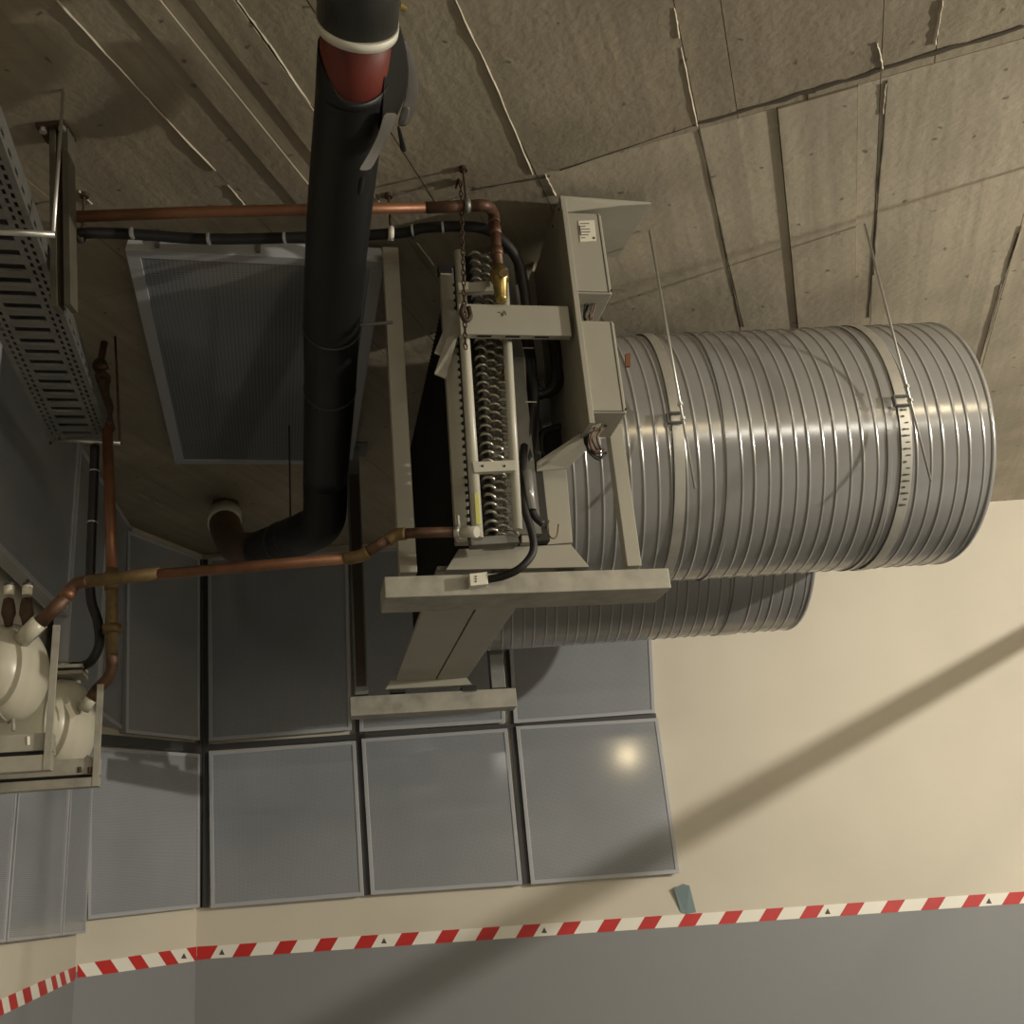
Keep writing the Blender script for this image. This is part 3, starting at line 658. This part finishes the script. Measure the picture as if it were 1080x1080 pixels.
sheet('torn_jacket_lining', [row(40, (419, 425, 429), (3.38, 3.39, 3.40)), row(65, (424, 434, 439), (3.38, 3.39, 3.40)), row(95, (430, 438, 443), (3.38, 3.39, 3.40)),
     row(118, (422, 434, 439), (3.36, 3.38, 3.39)), row(134, (418, 424, 430), (3.34, 3.36, 3.38))], 'insul_in')
sheet('torn_strip', [row(112, (424, 429, 433), (3.31, 3.31, 3.31)), row(126, (420, 426, 431), (3.30, 3.30, 3.30)), row(133, (419, 422, 426), (3.3, 3.3, 3.3))], 'galv_dull', .003)
sheet('torn_strip', [row(132, (418, 420, 422), (3.29, 3.29, 3.29)), row(148, (421, 424, 426), (3.28, 3.28, 3.28)), row(161, (422, 426, 430), (3.27, 3.27, 3.27))], 'rubber', .004)
sheet('tape_patch', [row(186, (379, 382, 386), (3.10, 3.095, 3.10)), row(196, (377, 380, 384), (3.095, 3.09, 3.095)), row(206, (376, 379, 382), (3.09, 3.085, 3.09))], 'black', .002)
obj('clamp_screw', MB().cyl(zp(420, 5, 3.36), zp(427, 9, 3.37), .007, 8), M['brass'], dp)
obj('hanger_rod', MB().cyl(P['f']+Z*R0*.8, V((P['f'].x, P['f'].y, 3.499)), .005, 8), M['zinc'], dp)
obj('hanger_rod', MB().cyl(m1.lerp(m2, .3)+Z*R0*.8, V((*m1.lerp(m2, .3).xy, 3.499)), .0035, 8), M['rust'], dp)
ps = atz(392, 342, 3.12); obj('clamp_ear', MB().cyl(ps-V((.05, 0, 0)), ps+V((.06, .0, .0)), .005, 8), M['galv_dull'], dp)
# ================================================================ COPPER PIPES AND HOSES
uc = thing('copper_pipe', 'bright copper pipe running straight along the ceiling to the brass valve', 'pipe', (-.5, 2.3, 3.3))
zc = 3.37
cpts = [zp(66, 229, zc), zp(200, 224, zc), zp(330, 221, zc), zp(450, 219, zc)]
obj('copper_run', MB().tube(cpts, .0155, 18), M['copper'], uc)
obj('copper_sleeve', MB().tube([zp(450, 219, zc), zp(497, 217, zc)], .0165, 18), M['copper_dark'], uc)
VB = [zp(497, 217, zc), zp(512, 217, zc), aty(520, 224, 2.42), aty(521.5, 236, 2.40)]
obj('copper_elbow', MB().tube(VB, .0165, 18, 6), M['copper_dark'], uc)
dpt = [aty(521.5, 236, 2.40), aty(526, 284, 2.40)]
obj('copper_drop', MB().tube(dpt, .0145, 18), M['copper_dark'], uc)
for y in (240, 262): obj('union_nut', MB().tube([aty(521.5+(y-236)*.08, y, 2.40), aty(521.8+(y-228)*.08, y+8, 2.40)], .018, 12), M['copper_dark'], uc)
va, vb_ = aty(526, 281, 2.40), aty(529, 318, 2.40); Lv = (vb_-va).length
obj('brass_valve', MB().lathe(va, vb_, [(0, 0), (0, .017), (.015, .018), (.02, .026), (.045, .026), (.05, .021), (Lv-.01, .017), (Lv, .014), (Lv, 0)], 20), M['brass'], uc)
obj('valve_cap', MB().cyl(aty(529, 288, 2.40), aty(531, 288, 2.355), .012, 8), M['copper_olive'], uc)
obj('copper_tail', MB().tube([aty(533, 345, 2.50), aty(536, 375, 2.50), aty(535, 388, 2.50), aty(531, 399, 2.50)], .0125, 14, 4), M['copper_dark'], uc)
hs = tag(obj('rubber_hose', MB().tube([aty(64, 305, 2.24), aty(66, 275, 2.24), zp(76, 252, 3.36), zp(90, 246, 3.36), zp(140, 247, 3.37), zp(220, 252, 3.37), zp(330, 250, 3.37), zp(420, 246, 3.37), zp(450, 240, 3.38), zp(505, 240, 3.38),
     zp(530, 254, 3.34), aty(546, 275, 2.50), aty(552, 300, 2.52), aty(556, 330, 2.54)], .0155, 16, 8), M['rubber'], ), 'black rubber hose under the ceiling, curving down behind the brass valve', 'hose')
for (x, y) in ((139, 246), (220, 252), (300, 251), (467, 240), (435, 243)):
    p = zp(x, y, 3.36); obj('hose_tie', MB().cyl(p-V((.0025, 0, 0)), p+V((.0025, 0, 0)), .0172, 16), M['zinc'], hs)
def clamp(x, y, z, lab, wht):
    c = thing('pipe_clamp', lab, 'clamp', zp(x, y, z), 'small pipe clamps under the ceiling')
    p = zp(x, y, z); obj('clamp_ring', MB().lathe(p-F14.u*.008, p+F14.u, [(0, .017), (0, .021), (.016, .021), (.016, .017)], 18), M['galv_dull' if not wht else 'white'], c)
    obj('clamp_stem', MB().cyl(p+Z*.02, V((p.x, p.y, 3.499)), .0035, 8), M['rust'], c)
    obj('clamp_base', MB().cyl(V((p.x, p.y, 3.488)), V((p.x, p.y, 3.4995)), .012, 10), M['rust'], c)
clamp(86, 249, 3.36, 'small metal clamp on the left bend of the black hose by the tray bracket', 0)
clamp(412, 246, 3.365, 'small white-edged clamp on the hose just right of the black drain pipe', 1)
clamp(492, 217, zc, 'dark clamp holding the copper pipe close to its bend above the coil', 0)
# lower copper pipe to the vessel
lc = thing('copper_pipe', 'brown copper pipe from the coil header foot across to the ivory vessel nozzle', 'pipe', (-.6, 2.5, 2.3))
YL = lambda x: 2.42+.0004*(490-x)
q = lambda x, y, dy=0: aty(x, y, YL(x)+dy)
obj('header_tee', MB().tube([q(503, 561, -.02), q(484, 561)], .0145, 16), M['white_pipe'], lc)
obj('hose_clip', MB().tube([q(486, 561), q(480, 561)], .018, 14).cyl(q(484, 555)-Z*.0, q(483, 544), .004, 8), M['zinc'], lc)
obj('copper_reducer', MB().tube([q(482, 561), q(440, 562), q(424, 563)], .0135, 16), M['copper_dark'], lc)
obj('copper_elbow', MB().tube([q(428, 563), q(418, 564), q(409, 570)], .0165, 16, 4), M['copper_olive'], lc)
obj('copper_offset', MB().tube([q(412, 567), q(386, 583)], .0145, 16), M['copper_dark'], lc)
obj('copper_elbow', MB().tube([q(388, 582), q(378, 587), q(364, 589)], .0165, 16, 4), M['copper_olive'], lc)
obj('copper_run', MB().tube([q(368, 588.5), q(165, 606)], .0145, 18), M['copper'], lc)
obj('brazed_coupling', MB().tube([q(168, 605), q(92, 613)], .0170, 18), M['copper_olive'], lc)
obj('copper_elbow', MB().tube([q(94, 613), q(80, 616), q(71, 627)], .0170, 18, 4), M['copper_dark'], lc)
obj('copper_collar', MB().tube([q(75, 622), q(68, 631)], .0185, 18), M['copper'], lc)
obj('copper_drop', MB().tube([q(70, 629), q(42, 657)], .0185, 18), M['copper_dark'], lc)
# riser
rs = thing('copper_riser', 'vertical copper pipe left, passing behind the horizontal copper pipe beside the black cable', 'pipe', (-1.15, 2.9, 2.2))
YR = 2.92
r_ = lambda x, y, d=0: aty(x, y, YR+d)
obj('copper_run', MB().tube([r_(113, 450), r_(117, 560), r_(118, 604)], .0165, 18), M['copper'], rs)
obj('copper_body', MB().tube([r_(118, 600), r_(118, 695)], .0175, 18), M['copper_olive'], rs)
obj('coupling_ring', MB().tube([r_(118, 604), r_(118, 622)], .0215, 18), M['copper_olive'], rs)
obj('flange_ring', MB().tube([r_(118, 659), r_(118, 668)], .027, 18).tube([r_(118, 663), r_(131, 663)], .006, 8), M['copper_olive'], rs)
obj('copper_elbow', MB().tube([r_(118, 690), r_(118, 706), r_(113, 716), r_(103, 727)], .0175, 18, 4), M['copper_dark'], rs)
obj('rusty_valve', MB().tube([r_(106, 382, .13), r_(105, 392, .11), r_(110, 402, .08)], lambda t: .02+.006*math.sin(t*9), 12, 4).tube([r_(108, 400, .08), r_(113, 425, .04), r_(115, 452)], lambda t: .016+.004*math.sin(t*14), 12, 4), M['rust'], rs)
obj('valve_knob', MB().lathe(r_(104, 388, .1), r_(118, 385, .1), [(0, 0), (0, .012), (.03, .012), (.03, .0)], 10), M['copper_dark'], rs)
rr = r_(106, 382, .12); obj('ceiling_stub', MB().cyl(rr, V((rr.x, rr.y+.02, 3.499)), .012, 10), M['rust'], rs)
cb_ = tag(obj('black_cable', MB().tube([aty(100, 470, 2.95), aty(98.5, 520, 2.95), aty(95.5, 600, 2.95), aty(96, 632, 2.95), aty(103, 655, 2.95), aty(105, 678, 2.95), aty(98, 695, 2.95), aty(88, 702, 2.97), aty(76, 703, 3.0)], .0145, 14, 8), M['rubber']),
    'black cable dropping from the cable tray end and curling back to the rear vessel', 'cable')
for y in (497, 551): obj('cable_tie', MB().cyl(aty(99.5-(y-500)*.04, y, 2.95)-Z*.002, aty(99.5-(y-500)*.04, y, 2.95)+Z*.002, .0158, 14), M['zinc'], cb_)
# ================================================================ CABLE TRAY
tr = thing('cable_tray', 'perforated galvanised cable tray hung under the ceiling at far left', 'cable tray', F14.p(-.62, 2.4, 3.09))
u0, u1, v0, v1, zt = -.715, -.535, 1.15, 3.24, 3.09
# bottom sheet with real slots: rungs between longitudinal strips
cols = [(u0, u0+.010), (u0+.018, u0+.026), (u0+.034, u0+.046), (u1-.046, u1-.034), (u1-.026, u1-.018), (u1-.010, u1)]
sm = MB()
for a, b in cols: sm.box(F14, a, b, v0, v1, zt, zt+.0015)
obj('tray_strip', sm, M['galv_dull'], tr)
rg = MB(); n_ = int((v1-v0)/.030)
for i in range(n_):
    v = v0+i*(v1-v0)/n_
    for k, (a, b) in enumerate(((u0+.010, u0+.018), (u0+.026, u0+.034), (u1-.034, u1-.026), (u1-.018, u1-.010))):
        rg.box(F14, a, b, v+(.012 if k % 2 else 0), v+.013+(.012 if k % 2 else 0), zt, zt+.0015)
obj('tray_web', rg, M['galv_dull'], tr, stuff=True)
for i in range(int((v1-v0)/.058)):
    v = v0+i*.058
    o = obj('tray_rung', MB().box(F14, u0+.046, u1-.046, v, v+.036, zt-.0005, zt+.0015).box(F14, u0+.056, u1-.056, v+.004, v+.010, zt-.0035, zt), M['galv_dull'], tr)
for a in (u0-.004, u1):
    sd = MB(); sd.box(F14, a, a+.004, v0, v1, zt, zt+.012); sd.box(F14, a, a+.004, v0, v1, zt+.024, zt+.06)
    for i in range(int((v1-v0)/.06)): sd.box(F14, a, a+.004, v0+i*.06, v0+i*.06+.032, zt+.012, zt+.024)
    obj('side_flange', sd, M['galv_dull'], tr)
obj('tray_liner', MB().box(F14, u0+.01, u1-.01, v0, v1, zt+.03, zt+.034), M['insul_grey'], tr)
th1 = thing('tray_hanger', 'cross bar with thin threaded rod under the far end of the cable tray', 'hanger', F14.p(-.6, 3.25, 3.05), 'cable tray hangers')
a_ = aty(52, 463, 2.98); b_ = aty(128, 467.5, 2.94)
obj('cross_bar', MB().tube([a_, b_], .0075, 8), M['zinc'], th1)
obj('threaded_rod', MB().tube([aty(126.5, 468, 2.94), atz(121.5, 355, 3.4995)], .004, 8), M['rust'], th1)
obj('threaded_rod', MB().tube([a_+V((.005, 0, -.02)), V((a_.x+.005, a_.y, 3.4995))], .004, 8), M['rust'], th1)
th2 = thing('tray_hanger', 'slotted channel post with base plate and cross bar at the near part of the tray', 'hanger', F14.p(-.55, 2.0, 3.05), 'cable tray hangers')
cp0 = atz(59, 136, 3.49); 
for du_ in (-.018, .014):
    c = cp0+V((du_, 0, 0)); obj('channel_flange', MB().hexa([c+V(p) for p in ((0, 0, 0), (.016, 0, 0), (.016, .04, 0), (0, .04, 0))], [c+V(p) for p in ((.04, 0, -.52), (.056, 0, -.52), (.056, .04, -.52), (.04, .04, -.52))]), M['channel'], th2, .001)
c = cp0+V((-.008, .02, 0)); obj('channel_web', MB().hexa([c+V(p) for p in ((0, 0, 0), (.016, 0, 0), (.016, .01, 0), (0, .01, 0))], [c+V(p) for p in ((.038, 0, -.5), (.054, 0, -.5), (.054, .01, -.5), (.038, .01, -.5))]), M['rust'], th2)
bpl = obj('base_plate', MB().hexa([cp0+V(p) for p in ((-.045, -.02, 0), (.03, -.02, 0), (.03, .05, 0), (-.045, .05, 0))], [cp0+V(p) for p in ((-.045, -.02, .008), (.03, -.02, .008), (.03, .05, .008), (-.045, .05, .008))]), M['rust'], th2)
for dx in (-.03, .018): obj('bolt', MB().cyl(cp0+V((dx, -.005, -.012)), cp0+V((dx, -.005, .0)), .009, 6), M['zinc'], bpl)
obj('cross_bar', MB().tube([aty(-20, 243.5, 1.80), aty(58, 247.5, 1.84)], .0075, 8), M['zinc'], th2)
obj('threaded_rod', MB().tube([aty(56, 250, 1.84), atz(67, 95, 3.499)], .0042, 8), M['zinc'], th2)
# ================================================================ VESSELS ON SHELVES
def vessel(cx, cy, Y, Rr, xr, label, back):
    c = aty(cx, cy, Y); right = aty(xr, cy, Y)
    root = thing('pressure_vessel', label, 'tank', c-Z*Rr, 'ivory pressure vessels at the left wall')
    ax = Frame(4).u; L0 = .02
    e = right; dome = .085; s0 = e-ax*dome                     # dome starts
    left = s0-ax*max(.12, back); d = ax
    n = 56; prof = [(0, 0), (0, Rr), (.001, Rr)]; Ls = (s0-left).length
    prof += [(Ls, Rr)]
    vb = MB().lathe(left, s0, prof, n); obj('vessel_body', vb, M['vessel'], root)
    pr2 = [(Ls+dome*math.sin(t), Rr*math.cos(t)) for t in [math.pi/2*k/14 for k in range(0, 15)]]
    obj('domed_end', MB().lathe(left, s0, pr2, n), M['vessel'], root)
    obj('weld_bead', MB().lathe(left, s0, [(Ls-.005, Rr-.001), (Ls-.003, Rr+.0018), (Ls+.001, Rr+.0018), (Ls+.003, Rr-.001)], n), M['vessel'], root)
    return root, left, s0
W2x = lambda Y: -2.03+(-1.66+2.03)*(4.633-Y)/(4.633-2.55)
v1_, l1, s1 = vessel(-3, 707, 2.72, .134, 47, 'ivory pressure vessel in front, with two small capped valves on top', .22)
v2_, l2, s2 = vessel(40, 764, 3.02, .142, 98, 'ivory pressure vessel at the rear, lower right of the front one, with sticker', .34)
def shelf(root, Y, xr, ytop, yb, h, gap, label):
    p = aty(xr, yb, Y); t = aty(xr, ytop, Y)
    z1 = p.z; wx = -.42
    obj('shelf_rail', MB().box(F14, p.dot(F14.u)+wx, p.dot(F14.u), p.dot(F14.v), p.dot(F14.v)+.04, z1, z1+h), M['cream_dirty'], root, .002)
    obj('shelf_rail', MB().box(F14, p.dot(F14.u)+wx, p.dot(F14.u)-.004, p.dot(F14.v)+.012, p.dot(F14.v)+.06, z1+h+gap, z1+h+gap+.045), M['cream_dirty'], root, .002)
    obj('shelf_slot', MB().box(F14, p.dot(F14.u)+wx, p.dot(F14.u)-.012, p.dot(F14.v)+.02, p.dot(F14.v)+.04, z1+h, z1+h+gap), M['black'], root)
    obj('shelf_upright', MB().box(F14, p.dot(F14.u)-.018, p.dot(F14.u), p.dot(F14.v)-.002, p.dot(F14.v)+.006, z1, t.z), M['cream_dirty'], root, .001)
    return p
shelf(v1_, 2.60, 53, 660, 812, .040, .012, '')
p2 = shelf(v2_, 2.88, 104, 722, 829, .026, .010, '')
obj('saddle', MB().prism([aty(x, y, 2.90) for x, y in [(70, 815), (100, 815), (99, 800), (92, 796), (82, 806), (72, 808)]], (0, .05, 0)), M['cream_dirty'], v2_, .001)
obj('saddle_foot', MB().prism([aty(x, y, 2.88) for x, y in [(35, 824), (68, 822), (70, 806), (40, 808)]], (0, .05, 0)), M['cream_dirty'], v2_, .001)
for x in (84, 95): obj('bolt', MB().cyl(aty(x, 815, 2.88), aty(x, 809, 2.88), .006, 6), M['rust'], v2_)
obj('saddle', MB().prism([aty(x, y, 2.62) for x, y in [(0, 798), (50, 795), (50, 780), (30, 774), (0, 776)]], (0, .05, 0)), M['cream_dirty'], v1_, .001)
obj('bolt', MB().cyl(aty(30, 786, 2.60), aty(30, 777, 2.60), .006, 6), M['zinc'], v1_)
obj('nozzle_hook', MB().tube([aty(x, y, 2.60) for x, y in [(8, 762), (14, 758), (14, 771)]], .005, 8), M['cream_dirty'], v1_)
# nozzle to the copper pipe, valves with caps, rear nozzle, flange, sticker
na, nb = q(31, 667), q(42, 656); obj('inlet_nozzle', MB().tube([aty(24, 674, 2.64), na, nb], .024, 20), M['vessel'], v1_)
for x in (9, 28):
    Yv = 2.62
    sv = obj('service_valve', MB().lathe(aty(x, 660, Yv), aty(x, 628, Yv), [(0, 0), (0, .010), (.02, .014), (.035, .019), (.055, .017), (.075, .013), (.082, 0)], 14), M['rust'], v1_)
    obj('valve_band', MB().tube([aty(x+.5, 628, Yv), aty(x+1, 618, Yv)], .0135, 14), M['label'], sv)
    obj('valve_cap', MB().lathe(aty(x+1, 618, Yv), aty(x+1, 612, Yv), [(0, 0), (0, .0145), (.008, .0135), (.010, .006), (.018, .005), (.018, 0)], 12), M['insul_grey'], sv)
obj('outlet_nozzle', MB().tube([aty(88, 748, 2.93), aty(97, 735, 2.92)], .018, 16), M['vessel'], v2_)
obj('nozzle_sleeve', MB().tube([aty(96, 737, 2.92), aty(104, 726, 2.92)], .0185, 16), M['copper_dark'], v2_)
for y in (707, 713.5): obj('flange_plate', MB().box(F14, aty(58, y, 2.98).dot(F14.u), aty(90, y, 2.98).dot(F14.u), 3.16, 3.26, aty(75, y, 2.98).z-.005, aty(75, y, 2.98).z+.005), M['cream_dirty'], v2_)
obj('flange_neck', MB().cyl(aty(74, 706, 3.05), aty(74, 735, 3.05), .03, 14), M['cream_dirty'], v2_)
obj('cable_gland', MB().tube([aty(60, 702, 3.0), aty(80, 702, 3.0)], .012, 10).cyl(aty(78, 706, 2.97), aty(78, 701, 2.97), .009, 6), M['zinc'], v2_)
sk = aty(76, 750, 2.885); 
obj('sticker', MB().prism([aty(x, y, 2.875) for x, y in [(68, 743), (73, 741), (80, 755), (75, 758)]], (0, .001, 0)), M['label'], v2_)
# ================================================================ lamps, and an unseen pipe added to cast the wall shadow
L_ = V(KEY); WAp = onwall(1080, 672, W0A, W0B); WBp = onwall(385, 1070, W0A, W0B)
p1 = L_.lerp(WAp, .62); p2_ = L_.lerp(WBp, .36); dd = (p1-p2_).normalized()
bp = thing('shadow_caster_pipe', 'unseen grey pipe added to the right of the frame to cast the slanting wall shadow', 'pipe', p2_)
obj('pipe_run', MB().tube([p2_-dd*.75, p1+dd*.9], .036, 20), M['galv_dull'], bp)
for pt in (p2_-dd*.7, p1+dd*.85): obj('pipe_hanger', MB().cyl(pt, V((pt.x, pt.y, 3.499)), .005, 8), M['zinc'], bp)
def fixture(name, label, loc, ln_, wd, cat='lamp'):
    t = thing(name, label, cat, loc); x, y, z = loc
    top = MB().prism([(x-ln_/2-.03, y-wd/2-.02, z+.012), (x+ln_/2+.03, y-wd/2-.02, z+.012), (x+ln_/2+.03, y+wd/2+.02, z+.012), (x-ln_/2-.03, y+wd/2+.02, z+.012)], (0, 0, .05)); obj('lamp_housing', top, M['white'], t)
    obj('lamp_stem', MB().cyl((x, y, z+.06), (x, y, 3.499), .01, 8), M['white'], t)
fixture('hanging_tube_lamp', 'long white tube lamp hung behind the viewer at the right', (4.9, -4.06, 2.40), 2.4, .05)
fixture('ceiling_tube_lamp', 'short white tube lamp on the ceiling straight behind the viewer', LAMPS[1][1], 1.3, .06)
fixture('ceiling_tube_lamp', 'warm compact ceiling lamp to the right of the viewer', LAMPS[2][1], .5, .12)
bl = thing('pendant_lamp', 'warm bare bulb lamp hung behind the viewer', 'lamp', (BULB[0], BULB[1], BULB[2]+.09))
obj('lamp_holder', MB().cyl((BULB[0], BULB[1], BULB[2]+.09), (BULB[0], BULB[1], BULB[2]+.17), .025, 12), M['insul_grey'], bl)
obj('lamp_cord', MB().cyl((BULB[0], BULB[1], BULB[2]+.17), (BULB[0], BULB[1], 3.499), .005, 8), M['insul_grey'], bl)
fd = thing('pendant_lamp', 'bare bulb lamp hung at the right, outside the view', 'lamp', (KEY[0], KEY[1], KEY[2]+.1))
obj('lamp_holder', MB().cyl((KEY[0], KEY[1], KEY[2]+.1), (KEY[0], KEY[1], KEY[2]+.2), .025, 12), M['insul_grey'], fd)
obj('lamp_cord', MB().cyl((KEY[0], KEY[1], KEY[2]+.2), (KEY[0], KEY[1], 3.499), .005, 8), M['insul_grey'], fd)
